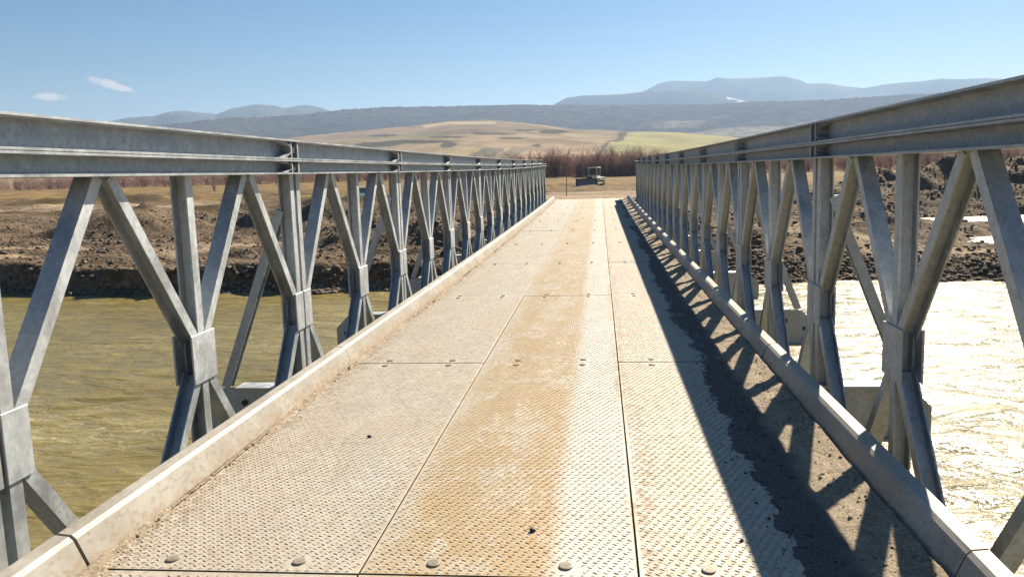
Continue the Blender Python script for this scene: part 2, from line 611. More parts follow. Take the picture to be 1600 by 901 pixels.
# ------------------------------------------------------------------ ground and river
def bank_y(x):
    return 26.6 + 0.0015 * x * x * (np.abs(x) < 40) + 2.4 * (np.abs(x) >= 40) + 1.4 * fbm(x * 0.11, x * 0 + 3.3, 4, 5) + 0.55 * fbm(x * 0.7, x * 0 + 8, 3, 6)


def pile(x, y, cx, cy_, rx, ry, h):
    d = ((x - cx) / rx) ** 2 + ((y - cy_) / ry) ** 2
    return h * np.clip(1 - np.sqrt(d + 1e-9), 0, 1) ** 0.85


def ground_height(x, y):
    by = bank_y(x)
    d = y - by
    near = -8.5 + 0.5 * fbm(x * 0.2, y * 0 + 2, 3, 9) - y
    dd = np.maximum(d, near)
    left = sstep(4, -6, x)
    face = left * sstep(0.0, 0.2 + 2.6 * np.clip(fbm(x * 0.22, y * 0 + 5, 3, 15), 0, 1), dd) + (1 - left) * sstep(-0.1, 2.4, dd)
    z = -4.6 + 1.62 * sstep(-2.2, 0.0, dd) + (0.74 + left * (0.10 + 0.55 * fbm(x * 0.13, y * 0.3, 4, 16))) * face
    z = z + 0.40 * sstep(4, 60, dd)
    rough = sstep(0.3, 3, dd) * (1 - 0.85 * sstep(75, 110, y)) * (0.2 + 0.8 * (y > 0))
    z = z + rough * (0.34 * fbm(x * 0.14, y * 0.26, 4, 11) + 0.40 * fbm(x * 0.30, y * 0.70, 3, 12, 0.55) + 0.10 * sstep(46, 34, y) * fbm(x * 1.3, y * 1.6, 2, 13, 0.5))
    z = z + sstep(80, 130, y) * 0.12 * fbm(x * 0.08, y * 0.08, 4, 14) + 0.45 * sstep(45, 60, y) * sstep(150, 110, y) * np.maximum(fbm(x * 0.22, y * 0.35, 4, 17, 0.6), -0.2)
    # heaps of dug gravel
    wob = 1 + 0.35 * fbm(x * 0.25, y * 0.25, 4, 21)
    heaps = pile(x, y, -32, 49, 6, 5, 2.0) + pile(x, y, -19, 50, 7, 5, 2.1) + pile(x, y, -70, 96, 34, 7, 1.1) + pile(x, y, -26, 70, 9, 4, 1.4)
    heaps = heaps + pile(x, y, -9.0, 38, 6.5, 5.5, 1.7) + pile(x, y, -12, 60, 8, 4, 1.3)
    heaps = heaps + pile(x, y, 47, 69, 27, 11, 4.2) + pile(x, y, 27, 64, 12, 7, 1.5) + pile(x, y, 15, 44, 8, 6, 1.4) + pile(x, y, 11, 36, 5, 5, 1.5)
    z = z + heaps * wob * (0.85 + 0.40 * fbm(x * 0.55, y * 0.55, 2, 22, 0.5))
    # side pool right of the bridge
    pd = ((x - 42) / 19) ** 2 + ((y - 51.5) / (5.0 + 0.03 * (x - 30))) ** 2 + 0.35 * fbm(x * 0.2, y * 0.2, 3, 31)
    z = z - 2.6 * sstep(1.25, 0.55, pd) * (x > 12)
    z = z - 0.84 * sstep(13, 22, x) * sstep(29, 36, y) * sstep(60, 54, y)
    # approach embankments
    ax = np.abs(x - BX - 0.02 * np.clip(y - 33, 0, 60))
    top = 0.02 - 0.05 * sstep(0, 1, np.clip(y - 33, 0, 1)) - 1.8 * sstep(36, 92, y)
    top = np.where(y < 0, -0.03, top)
    run = np.where(y > 0, y - 33.15, -9.75 - y)
    side = np.maximum(ax - 3.2 - 0.5 * fbm(x * 0.5, y * 0.5, 3, 41), 0) / 1.5
    front = np.maximum(-run, 0) / 1.25
    emb = top - side - front + np.where(run > 0.6, 0.10 + 0.30 * sstep(42, 60, y), 0.02) * fbm(x * 0.55, y * 0.7, 4, 42) * (0.35 + 0.65 * sstep(1.6, 3.2, ax))
    emb = np.where((y > 130) | (y < -80), -9, emb)
    return np.maximum(z, emb), emb > z


def spaced(edges):
    out = []
    for a, b, st in edges: out.append(np.arange(a, b, st))
    return np.concatenate(out + [np.array([edges[-1][1]])])


def build_ground():
    xs = spaced([(-13000, -1500, 1150), (-1500, -300, 120), (-300, -80, 4), (-80, -36, 0.8), (-36, 44, 0.26), (44, 90, 0.7), (90, 300, 4), (300, 1500, 120), (1500, 13000, 1150)])
    ys = spaced([(-13000, -1000, 1500), (-1000, -60, 90), (-60, -14, 3), (-14, 25, 1.0), (25, 32, 0.14), (32, 46, 0.24), (46, 80, 0.4), (80, 130, 0.7), (130, 300, 4), (300, 1000, 60), (1000, 13000, 1000)])
    X, Y = np.meshgrid(xs, ys)
    Z, road = ground_height(X, Y)
    grass = sstep(78, 96, Y + 9 * fbm(X * 0.09, Y * 0.09, 4, 51)) * (1 - 0.55 * road)
    grass = np.maximum(grass, 0.75 * sstep(0.15, 0.5, fbm(X * 0.05, Y * 0.12, 4, 52)) * sstep(52, 70, Y))
    grass = np.maximum(grass, 1.0 * (Y < -14))
    ax = np.abs(X - BX)
    sand = 0.9 * road * sstep(3.4, 2.6, ax + 0.5 * fbm(X, Y, 3, 53)) * sstep(64, 46, Y + 8 * fbm(X * 0.4, Y * 0.4, 3, 56)) * (Y > 30)
    band = np.exp(-((Y - 79 + 0.05 * (X + 60) - 2 * fbm(X * 0.05, Y * 0, 2, 54)) / 3.2) ** 4) * sstep(-34, -46, X)
    sand = np.maximum(sand, band)
    for (cx, cy_, rx, ry) in ((-17.5, 37, 5.0, 2.6), (-24, 33.5, 7, 1.8), (-33, 38, 8, 2.2), (9.8, 33.5, 1.3, 2.6), (7.8, 39, 2.2, 4), (15, 31.5, 5, 2.2), (24, 42, 6, 2.5)):
        d = ((X - cx) / rx) ** 2 + ((Y - cy_) / ry) ** 2 + 0.8 * fbm(X * 0.45, Y * 0.45, 4, 55)
        sand = np.maximum(sand, 0.75 * sstep(1.1, 0.5, d))
    me = np_mesh('ground', np.stack([X.ravel(), Y.ravel(), Z.ravel()], 1), grid_faces(len(xs), len(ys)), [M['ground']], True)
    ca = me.color_attributes.new('zone', 'FLOAT_COLOR', 'POINT')
    buf = np.zeros((X.size, 4), np.float32)
    rut = sstep(-0.10, 0.16, fbm(X * 0.16, Y * 0.30, 5, 57, 0.6)) * sstep(38, 50, Y) * sstep(125, 100, Y) * 0.9
    rut = np.maximum(rut, 0.6 * sstep(0.12, 0.3, fbm(X * 0.07, Y * 0.12, 5, 58, 0.6)) * sstep(90, 120, Y) * sstep(260, 200, Y))
    sand = sand * (1 - 0.7 * sstep(0.0, 0.2, fbm(X * 0.5, Y * 0.9, 4, 59)) * sstep(34, 40, Y))
    buf[:, 0], buf[:, 1], buf[:, 2], buf[:, 3] = grass.ravel(), sand.ravel(), rut.ravel(), 1
    ca.data.foreach_set('color', buf.ravel())
    tag(link('ground', me), 'gravel river bank and dry grass plain beyond the bridge', kind='structure')


build_ground()


def build_water():
    xs = spaced([(-300, -60, 12), (-60, 60, 0.6), (60, 300, 12)])
    ys = spaced([(-14, 30, 0.4), (30, 62, 0.8)])
    X, Y = np.meshgrid(xs, ys)
    Z = WATER + 0.05 * fbm(X * 0.22, Y * 0.5, 3, 61) + 0.025 * fbm(X * 0.8, Y * 1.5, 2, 62)
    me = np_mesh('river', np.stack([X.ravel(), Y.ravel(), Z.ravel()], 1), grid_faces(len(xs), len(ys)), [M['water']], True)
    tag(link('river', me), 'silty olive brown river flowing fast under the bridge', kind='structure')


build_water()


def build_stones():
    """loose cobbles on the bank, too many to count"""
    import bmesh
    bm = bmesh.new()
    bmesh.ops.create_icosphere(bm, subdivisions=1, radius=1)
    base = np.array([v.co[:] for v in bm.verts])
    tri = np.array([[v.index for v in f.verts] for f in bm.faces])
    bm.free()
    V, Fc = [], []
    n = 0

    def scatter(k, xr, yfun, smin, smax, power):
        x = rng.uniform(*xr, k)
        y = yfun(x, k)
        s = smin + (smax - smin) * rng.random(k) ** power
        z, road = ground_height(x, y)
        ok = (z > WATER - 0.35) & ~(road & (np.abs(x - BX) < 3.0) & (y > 33))
        return x[ok], y[ok], z[ok], s[ok]

    sets = [scatter(1500, (-45, -4), lambda x, k: bank_y(x) + rng.normal(-0.1, 0.25, k), 0.03, 0.16, 2.2),
            scatter(2600, (-15, -3), lambda x, k: bank_y(x) + rng.normal(0.05, 0.3, k), 0.03, 0.15, 2.0),
            scatter(7000, (-2, 34), lambda x, k: bank_y(x) + np.abs(rng.normal(0, 1.5, k)), 0.025, 0.12, 2.5),
            scatter(9000, (-45, 48), lambda x, k: bank_y(x) + rng.uniform(0.5, 16, k), 0.025, 0.13, 3.2),
            scatter(8000, (-50, 60), lambda x, k: rng.uniform(40, 62, k), 0.04, 0.14, 3.6),
            scatter(9000, (16, 72), lambda x, k: rng.uniform(53, 80, k), 0.05, 0.18, 3.2),
            scatter(2400, (-7, 8), lambda x, k: rng.uniform(27.0, 33.5, k), 0.03, 0.15, 2.0)]
    for x, y, z, s in sets:
        k = len(x)
        sc = s[:, None] * rng.uniform(0.65, 1.35, (k, 3)) * np.array([1.1, 1.0, 0.7])
        jit = 1 + rng.uniform(-0.28, 0.28, (k, len(base), 1))
        a = rng.uniform(0, 6.28, k)
        c_, s_ = np.cos(a)[:, None], np.sin(a)[:, None]
        p = base[None] * jit * sc[:, None, :]
        px = p[..., 0] * c_ - p[..., 1] * s_ + x[:, None]
        py = p[..., 0] * s_ + p[..., 1] * c_ + y[:, None]
        pz = p[..., 2] + z[:, None] + 0.22 * s[:, None]
        V.append(np.stack([px, py, pz], -1).reshape(-1, 3))
        Fc.append((tri[None] + (np.arange(k) * len(base))[:, None, None] + n).reshape(-1, 3))
        n += k * len(base)
    me = np_mesh('river_cobbles', np.concatenate(V), np.concatenate(Fc), [M['stone']])
    tag(link('river_cobbles', me), 'loose grey and brown cobbles strewn over the river bank', 'stones', kind='stuff')


build_stones()

# ------------------------------------------------------------------ far land
def profile(pts):
    a = sorted(az_el(u, v) for u, v in pts)
    return np.array([q[0] for q in a]), np.array([q[1] for q in a])


def project(P):
    v = P - CAM
    w = v @ FW
    return 800 + PX + F_PX * (v @ RT) / w, 450.5 + PY - F_PX * (v @ UP) / w


def land(name, pts, r0, rc, r1, foot, mat, colour, rough, freq, na=420, nr=90, seed=70, label='', spread=(-62, 62), edge=0.0, power=1.0, fade=None):
    """range of hills: rises from r0 to its crest at rc, falls away behind"""
    pa, pe = profile(pts)
    az = np.linspace(spread[0], spread[1], na)
    el = np.interp(az, pa, pe)
    r = np.concatenate([np.linspace(r0, rc, nr), np.linspace(rc, r1, nr // 4 + 2)[1:]])
    A, RR = np.meshgrid(az, r)
    E = np.interp(A, az, el)
    X, Y = CAM_X + RR * np.sin(np.radians(A)), RR * np.cos(np.radians(A))
    crest = CAM_Z + rc * np.tan(np.radians(E))
    if fade is not None: crest = foot + (crest - foot) * sstep(fade[0], fade[1], A) * sstep(fade[3], fade[2], A)
    up = np.clip((RR - r0) / (rc - r0), 0, 1) ** power
    down = np.clip((r1 - RR) / (r1 - rc), 0, 1)
    s = np.where(RR <= rc, up * (0.35 + 0.65 * sstep(0, 1, up)), sstep(0, 1, down))
    Z = foot + (crest - foot) * s
    env = np.where(RR <= rc, np.sin(np.pi * np.clip(up, 0, 1)), 0.6 * down)
    Z = Z + rough * env * fbm(X * freq, Y * freq, 5, seed, 0.55)
    if edge: Z = Z + edge * (np.abs(RR - rc) < 1.5 * (rc - r0) / nr) * vnoise(A * 11, A * 0 + 1, seed + 5)
    P = np.stack([X.ravel(), Y.ravel(), Z.ravel()], 1)
    me = np_mesh(name, P, grid_faces(na, len(r)), [mat], True)
    ca = me.color_attributes.new('land', 'FLOAT_COLOR', 'POINT')
    buf = np.ones((X.size, 4), np.float32)
    buf[:, :3] = colour(P, A.ravel(), RR.ravel(), up.ravel())
    ca.data.foreach_set('color', buf.ravel())
    return tag(link(name, me), label, kind='structure')


def inside(u, v, poly):
    r = np.zeros(u.shape, bool)
    n = len(poly)
    for i in range(n):
        (x0, y0), (x1, y1) = poly[i], poly[(i + 1) % n]
        r ^= ((y0 > v) != (y1 > v)) & (u < (x1 - x0) * (v - y0) / (y1 - y0 + 1e-12) + x0)
    return r


def farmland_colour(P, A, RR, up):
    u, v = project(P)
    x, y = P[:, 0], P[:, 1]
    wu = u + 5 * fbm(x * 0.004, y * 0.004, 4, 81)
    wv = v + 1.6 * fbm(x * 0.008, y * 0.008, 4, 82)
    tan = np.array([0.31, 0.235, 0.145])
    c = np.repeat(tan[None], len(P), 0)
    c = c * (1 + 0.22 * fbm(x * 0.003, y * 0.006, 4, 83))[:, None]

    pu, pv_ = (x + 0.5 * y + 60 * fbm(x * 0.002, y * 0.002, 3, 84)) / 190, (y - 0.25 * x + 60 * fbm(x * 0.002, y * 0.002, 3, 85)) / 130
    cell = hash2(np.floor(pu), np.floor(pv_), 86)
    cell2 = hash2(np.floor(pu), np.floor(pv_), 87)
    c = c * (0.78 + 0.44 * cell)[:, None]
    c = c * (1 - 0.25 * (cell2 > 0.72)[:, None] * np.array([0.9, 0.3, 0.6]))
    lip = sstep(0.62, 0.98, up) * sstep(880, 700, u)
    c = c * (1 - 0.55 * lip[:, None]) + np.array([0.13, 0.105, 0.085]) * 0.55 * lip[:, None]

    def put(poly, col, k=1.0):
        m = inside(wu, wv, poly)
        c[m] = c[m] * (1 - k) + np.array(col) * k
    grove, field, pale = (0.05, 0.05, 0.04), (0.35, 0.31, 0.14), (0.46, 0.36, 0.23)
    put([(450, 214), (560, 205), (640, 198), (700, 191), (760, 189), (700, 205), (560, 218), (470, 228)], (0.28, 0.21, 0.15))
    put([(660, 196), (700, 191), (775, 190), (775, 193), (700, 194), (664, 200)], pale)
    put([(700, 195), (775, 194), (775, 198), (690, 199)], (0.20, 0.16, 0.11), 0.7)
    for a, b, w, h in ((600, 212, 24, 1.4), (650, 222, 60, 2.6), (590, 226, 40, 3.2), (700, 214, 30, 1.2), (770, 209, 40, 1.6), (800, 215, 24, 1.2),
                       (865, 206, 26, 3.4), (700, 227, 14, 3.5), (695, 221, 34, 1.2), (560, 232, 30, 3.0), (520, 238, 40, 3), (840, 228, 8, 1.0), (820, 204, 22, 1.2)):
        put([(a - w, b), (a - w * .5, b - h), (a + w * .6, b - h), (a + w, b), (a + w * .4, b + h), (a - w * .6, b + h)], grove, 0.8)
    put([(690, 232), (760, 230), (740, 250), (660, 245)], (0.36, 0.28, 0.16))
    put([(752, 232), (792, 231), (764, 250), (730, 250)], (0.15, 0.14, 0.11), 0.8)
    put([(800, 231), (830, 231), (800, 250), (770, 250)], (0.20, 0.18, 0.12), 0.8)
    put([(840, 231), (930, 228), (930, 255), (800, 255)], (0.38, 0.27, 0.17), 0.9)
    put([(966, 206), (980, 206), (974, 221), (955, 221), (940, 245), (931, 245), (949, 220), (964, 218)], grove, 0.6)
    put([(981, 207), (1062, 207), (1140, 215), (1240, 216), (1240, 262), (940, 262), (956, 222), (975, 221)], field)
    put([(1140, 214), (1200, 205), (1320, 205), (1320, 219), (1180, 219)], grove, 0.7)
    put([(1240, 212), (1610, 205), (1610, 262), (1240, 262)], (0.33, 0.27, 0.14), 0.8)
    return c


def forest_colour(P, A, RR, up):
    x, y = P[:, 0], P[:, 1]
    c = np.repeat(np.array([[0.085, 0.070, 0.058]]), len(P), 0)
    c = c * (1 + 0.4 * fbm(x * 0.002, y * 0.003, 4, 91))[:, None]
    u, v = project(P)
    f = np.clip(sstep(0.10, 0.34, fbm(x * 0.0022, y * 0.005, 5, 92)) * sstep(830, 900, u) * sstep(172, 181, v), 0, 1)
    f = np.maximum(f, sstep(-0.25, 0.15, fbm(x * 0.0016, y * 0.006, 5, 93)) * sstep(1000, 1060, u) * sstep(186, 193, v))
    c = c * (1 - f[:, None]) + np.array([0.34, 0.27, 0.18]) * f[:, None]
    return c


def mountain_colour(P, A, RR, up):
    x, y, z = P[:, 0], P[:, 1], P[:, 2]
    c = np.repeat(np.array([[0.075, 0.075, 0.070]]), len(P), 0)
    hi = sstep(310, 540, z + 100 * fbm(x * 0.002, y * 0.002, 4, 95))
    return c * (1 - hi[:, None]) + np.array([0.20, 0.19, 0.175]) * hi[:, None]


def snow_colour(P, A, RR, up):
    c = mountain_colour(P, A, RR, up) * 0.8
    u, v = project(P)
    s = inside(u + 6 * fbm(P[:, 0] * .01, P[:, 1] * .01, 3, 97), v + 3 * fbm(P[:, 0] * .012, P[:, 1] * .012, 3, 96), [(1136, 151), (1146, 152), (1170, 158), (1166, 160), (1138, 155)])
    c[s] = (0.7, 0.7, 0.7)
    return c


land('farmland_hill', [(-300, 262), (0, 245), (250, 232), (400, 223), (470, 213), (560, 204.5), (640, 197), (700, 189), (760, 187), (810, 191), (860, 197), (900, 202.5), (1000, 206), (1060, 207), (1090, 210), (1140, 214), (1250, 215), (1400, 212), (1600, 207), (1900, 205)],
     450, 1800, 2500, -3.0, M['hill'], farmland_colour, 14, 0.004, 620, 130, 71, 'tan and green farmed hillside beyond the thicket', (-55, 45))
land('forest_ridge', [(-400, 225), (0, 212), (180, 203), (257, 196), (310, 191), (357, 185.5), (412, 184), (475, 180), (515, 174.5), (550, 172), (600, 169), (700, 167), (860, 165), (1000, 165), (1100, 165), (1180, 160), (1300, 157), (1400, 150), (1500, 146), (1600, 142), (2000, 140)],
     1950, 3300, 4200, -3.0, M['forest'], forest_colour, 34, 0.0021, 900, 80, 72, 'long dark wooded ridge behind the farmland', (-55, 45), 7.0)
land('mountain_range', [(100, 205), (170, 190), (200, 184), (240, 181.5), (265, 174.5), (285, 173), (325, 177), (338, 179), (360, 170), (400, 163), (430, 165), (445, 169), (465, 165), (480, 164), (500, 168), (515, 173), (540, 181), (600, 195), (700, 210)],
     3900, 5200, 6000, -3.0, M['rock'], mountain_colour, 75, 0.0014, 420, 50, 73, 'low twin-humped blue mountain on the left of the skyline', (-45, 0))
land('mountain_range', [(840, 185), (868, 162), (885, 153), (910, 149.5), (970, 147.5), (1010, 143), (1060, 140.5), (1110, 143), (1150, 152), (1185, 160), (1260, 175)],
     3900, 4900, 5600, -3.0, M['rock'], snow_colour, 60, 0.0016, 420, 50, 74, 'lower blue mountain in front of the high range, with a snow patch', (-8, 22))
land('mountain_range', [(930, 175), (985, 150), (1012, 139.5), (1030, 130), (1050, 126), (1090, 127), (1105, 127), (1120, 121), (1145, 123), (1190, 121), (1225, 119), (1250, 125), (1262, 131), (1290, 130), (1320, 135), (1350, 138), (1380, 132), (1400, 130), (1440, 127), (1470, 123), (1500, 124), (1540, 122), (1600, 126), (1750, 135), (1950, 150)],
     4900, 6000, 6900, -3.0, M['rock'], mountain_colour, 90, 0.0013, 520, 56, 75, 'high pale blue mountain range on the right of the skyline', (-6, 45))

# air between here and the mountains
hz = MB()
hz.box(-12950, 12950, -12950, 12950, -6.2, 760)
t = NT('haze_air')
pv = t.n('VolumePrincipled')
pv.inputs['Color'].default_value = (0.48, 0.69, 1.0, 1)
pv.inputs['Density'].default_value = 0.00014
pv.inputs['Anisotropy'].default_value = 0.25
t.t.nodes.remove(t.b)
t.l(pv.outputs[0], t.out.inputs['Volume'])
tag(link('haze', hz.mesh('haze', t.mat)), 'pale blue haze between the bridge and the mountains', 'haze', kind='stuff')

# ------------------------------------------------------------------ the bridge
bridge = link('steel_panel_bridge', None, loc=(BX, Y1, 0))
tag(bridge, 'galvanised steel panel truss bridge with dusty tread plate deck over the river', 'bridge')
Z0 = -0.73                                      # bottom chord centre line
CH, CW, CT = 0.123, 0.026, 0.012                # flange tip, web centre, thickness


def chord(mb, z0, z1, y0, y1):
    """two channels back to back"""
    for s in (-1, 1):
        pr = [(CW - CT / 2, z0), (CH, z0), (CH, z0 + CT), (CW + CT / 2, z0 + CT + .004), (CW + CT / 2, z1 - CT - .004), (CH, z1 - CT), (CH, z1), (CW - CT / 2, z1)]
        mb.extrude([(s * a, b) for a, b in pr], (0, y0, 0), (0, y1 - y0, 0), (1, 0, 0), (0, 0, 1))


def fitting(mb, z0, z1, yend):
    """jaw, stiffeners and pin block coloured dark as recess shade at the far end of a chord"""
    a, b = z0 + CT, z1 - CT
    m = (a + b) / 2
    for s in (-1, 1):
        xw, xt = s * (CW + CT / 2 - .001), s * (CH - 0.012)
        lo, hi = min(xw, xt), max(xw, xt)
        for yy in (-0.030, -0.150):
            mb.box(lo, hi, yend + yy - 0.022, yend + yy, a + .001, b - .001)
        mb.box(min(xw, s * .062), max(xw, s * .062), yend - 0.128, yend - 0.052, a + .012, b - .012, 1)  # solid block, the shade of the pin hole put into its dark colour
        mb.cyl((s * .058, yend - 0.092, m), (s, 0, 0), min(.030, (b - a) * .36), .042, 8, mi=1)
        for zz in (a, b):
            mb.prism([(xw, yend - 0.34, zz), (xw, yend - 0.165, m + (zz - m) * .25), (xt, yend - 0.165, m + (zz - m) * .25), (xt, yend - 0.27, zz)], (0, 0.012, 0))


def channel(p0, p1, w, d, web, t=0.010):
    """channel member in the truss plane from p0 to p1 (y, z); its web lies on the side `web`"""
    mb = MB()
    p0, p1 = np.array(p0), np.array(p1)
    u = (p1 - p0) / np.linalg.norm(p1 - p0)
    n = np.array([-u[1], u[0]])
    if n @ np.array(web) < 0: n = -n
    h = d / 2
    pr = [(w / 2, -h), (w / 2, h), (-w / 2, h), (-w / 2, h - t), (w / 2 - t, h - t), (w / 2 - t, -h + t), (-w / 2, -h + t), (-w / 2, -h)]
    mb.extrude(pr, (0, p0[0], p0[1]), (0, *(p1 - p0)), (0, *n), (1, 0, 0))
    return mb


BOT0, BOT1 = Z0 - 0.055, Z0 + 0.055
TOP0, TOP1, REI1 = 1.523, 1.632, 1.786
GZ, GH = 0.426, 0.150                           # gusset centre height and half height
L = BAY - 0.008
sub = []                                        # (name, mesh)
for nm, a, b in (('top_chord', TOP0, TOP1), ('bottom_chord', BOT0, BOT1)):
    mb = MB()
    chord(mb, a, b, 0, L)
    fitting(mb, a, b, L)
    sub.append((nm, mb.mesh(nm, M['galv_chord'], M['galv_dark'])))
reinf = MB()
chord(reinf, TOP1 + .003, REI1, 0, L)
fitting(reinf, TOP1 + .003, REI1, L)
reinf_me = reinf.mesh('reinforcing_chord', M['galv_chord'], M['galv_dark'])
MID = BAY / 2
PY_ = {'n': 0.055, 'm': MID, 'f': L - 0.055}
sub.append(('vertical_post', channel((PY_['n'], BOT1), (PY_['n'], TOP0), 0.068, 0.10, (-1, 0)).mesh('end_post_near', M['galv'])))
sub.append(('vertical_post', channel((PY_['m'], BOT1), (PY_['m'], TOP0), 0.068, 0.10, (1, 0)).mesh('middle_post', M['galv'])))
sub.append(('vertical_post', channel((PY_['f'], BOT1), (PY_['f'], TOP0), 0.068, 0.10, (1, 0)).mesh('end_post_far', M['galv'])))
DW = 0.064
for k, (q, sgn) in enumerate((('n', 1), ('m', -1), ('m', 1), ('f', -1))):
    apex = 0.785 if k < 2 else 2.265
    off = -0.045 if k % 2 == 0 else 0.045
    g = PY_[q] + sgn * 0.045
    sub.append(('diagonal_brace', channel((g, GZ + GH - 0.05), (apex + off, TOP0), DW, 0.098, (0, 1)).mesh('diagonal_upper_%d' % k, M['galv'])))
    sub.append(('diagonal_brace', channel((g, GZ - GH + 0.05), (apex + off, BOT1), DW, 0.098, (0, -1)).mesh('diagonal_lower_%d' % k, M['galv'])))
rg = MB()
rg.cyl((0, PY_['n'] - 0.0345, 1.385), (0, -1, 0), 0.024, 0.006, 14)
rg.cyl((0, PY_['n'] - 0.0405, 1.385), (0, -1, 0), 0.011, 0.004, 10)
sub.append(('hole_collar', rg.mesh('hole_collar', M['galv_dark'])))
for q, a, b in (('n', -0.05, 0.095), ('m', -0.13, 0.13), ('f', -0.095, 0.05)):
    for s in (-1, 1):
        mb = MB()
        y0, y1 = PY_[q] + a, PY_[q] + b
        x0, x1 = sorted((s * 0.0505, s * 0.0625))
        mb.box(x0, x1, y0, y1, GZ - GH, GZ + GH)
        sub.append(('gusset_plate', mb.mesh('gusset_' + q, M['galv'], bevel=0.003)))


def child(name, me, parent, loc=(0, 0, 0), rot=(0, 0, 0)):
    return link(name, me, parent, loc, rot)


def bay(n, ty=0.0):
    y0 = Y1 + BAY * (n - 1) + ty
    z0, z1 = float(deck_z(y0)), float(deck_z(y0 + BAY))
    return y0, z0, math.atan2(z1 - z0, BAY)


for side in (-1, 1):
    for n in range(N_FIRST, N_LAST):
        y0, z0, sl = bay(n, TY)
        p = child('truss_panel', None, bridge, (side * TRUSS, y0 - Y1, z0), (sl, 0, 0))
        for nm, me in sub: child(nm, me, p)
        if n < N_LAST - 1 and n > N_FIRST:
            child('reinforcing_chord', reinf_me, bridge, (side * TRUSS, y0 - Y1, z0), (sl, 0, 0))

# transoms and rakers
tr = MB()
TZ0, TZ1 = -0.635, -0.195
for a, b in ((TZ0, TZ0 + .016), (TZ1 - .016, TZ1)):
    e = 2.88 if a == TZ0 else 2.60
    tr.box(-e, e, -0.075, 0.075, a, b)
tr.prism([(-2.90, -0.006, TZ0 + .017), (2.90, -0.006, TZ0 + .017), (2.90, -0.006, -0.38), (2.74, -0.006, -0.22), (2.60, -0.006, -0.212), (-2.60, -0.006, -0.212), (-2.74, -0.006, -0.22), (-2.90, -0.006, -0.38)], (0, 0.012, 0))
tr_me = tr.mesh('transom', M['galv'])
bo = MB()
bo.cyl((0, -0.024, 0), (0, 1, 0), 0.024, 0.048, 8)
tb_me = bo.mesh('transom_bolt', M['galv_dark'])
rk = channel((2.13, 1.24), (2.70, -0.20), 0.07, 0.075, (1, 0.3))
rk_me = rk.mesh('raker', M['galv'])
lug_ = MB()
lug_.box(-0.05, 0.05, -0.16, 0.0, -0.05, 0.05)
rkf_me = lug_.mesh('raker_foot', M['galv'], bevel=.004)
for n in range(N_FIRST, N_LAST + 1):
    y0 = Y1 + BAY * (n - 1) + TY
    z0 = float(deck_z(y0))
    y = y0 - Y1 - (0.075 if n < N_LAST else 0.10) + 0.02
    t_ = child('transom', tr_me, bridge, (0, y, z0))
    for s in (-1, 1):
        for dx, dz in ((2.56, -0.34), (2.56, -0.52), (2.78, -0.44), (2.78, -0.56)):
            child('bolt', tb_me, t_, (s * dx, 0, dz))
        r_ = child('raker', rk_me, bridge, (0, y, z0), (0, 0, R(90) if s < 0 else R(-90)))
        r_.rotation_euler = (0, 0, R(-90) if s > 0 else R(90))
        child('raker_foot', rkf_me, r_, (0, 2.13, 1.24)) if False else None

# deck units: 3 across
DWID = 1.05
pl = MB()
pl.box(-DWID / 2 + .004, DWID / 2 - .004, 0.004, BAY - 0.004, -0.055, 0)
plate_me = pl.mesh('deck_panel', M['deck'], M['joint'], bevel=0.0015)
for f_ in plate_me.polygons:
    if f_.normal.z < 0.3: f_.material_index = 1


def tread_mesh():
    """raised tear-shaped lugs of the tread plate, all of one unit"""
    pitch_x, pitch_y = 0.039, 0.0175
    nx, ny = int((DWID - 0.010) / pitch_x), int((BAY - 0.03) / pitch_y)
    ix, iy = np.meshgrid(np.arange(nx), np.arange(ny))
    ix, iy = ix.ravel(), iy.ravel()
    cx = (ix - (nx - 1) / 2) * pitch_x + ((iy // 2) % 2 - 0.5) * pitch_x / 2 + (iy % 2) * 0.005
    cy_ = 0.019 + iy * pitch_y + rng.normal(0, 0.0004, len(ix))
    sg = np.where(iy % 2 == 0, 1, -1)
    keep = np.ones(len(cx), bool)
    for bx in (-0.26, 0.26):
        for by in (0.075, BAY - 0.075):
            keep &= (cx - bx) ** 2 + (cy_ - by) ** 2 > 0.048 ** 2
    cx, cy_, sg = cx[keep], cy_[keep], sg[keep]
    a, w, h = 0.0135, 0.0044, 0.0037
    # lens outline, with a smaller top
    loc = np.array([(-a, 0, 0), (-a * .3, -w, 0), (a * .45, -w * .8, 0), (a, 0, 0), (a * .45, w * .8, 0), (-a * .3, w, 0), (-a * .5, -w * .25, h), (a * .5, -w * .2, h)])
    fac = np.array([(0, 1, 6), (1, 2, 7), (1, 7, 6), (2, 3, 7), (3, 4, 7), (4, 5, 6), (4, 6, 7), (5, 0, 6)])
    ang = sg * R(32) + rng.normal(0, 0.05, len(cx))
    c_, s_ = np.cos(ang)[:, None], np.sin(ang)[:, None]
    x = loc[None, :, 0] * c_ - loc[None, :, 1] * s_ + cx[:, None]
    y = loc[None, :, 0] * s_ + loc[None, :, 1] * c_ + cy_[:, None]
    z = loc[None, :, 2] * rng.uniform(0.7, 1.1, len(cx))[:, None] + 0.0002
    f = fac[None] + (np.arange(len(cx)) * 8)[:, None, None]
    return np_mesh('tread_lugs', np.stack([x, y, z], -1).reshape(-1, 3), f.reshape(-1, 3), [M['lug']])


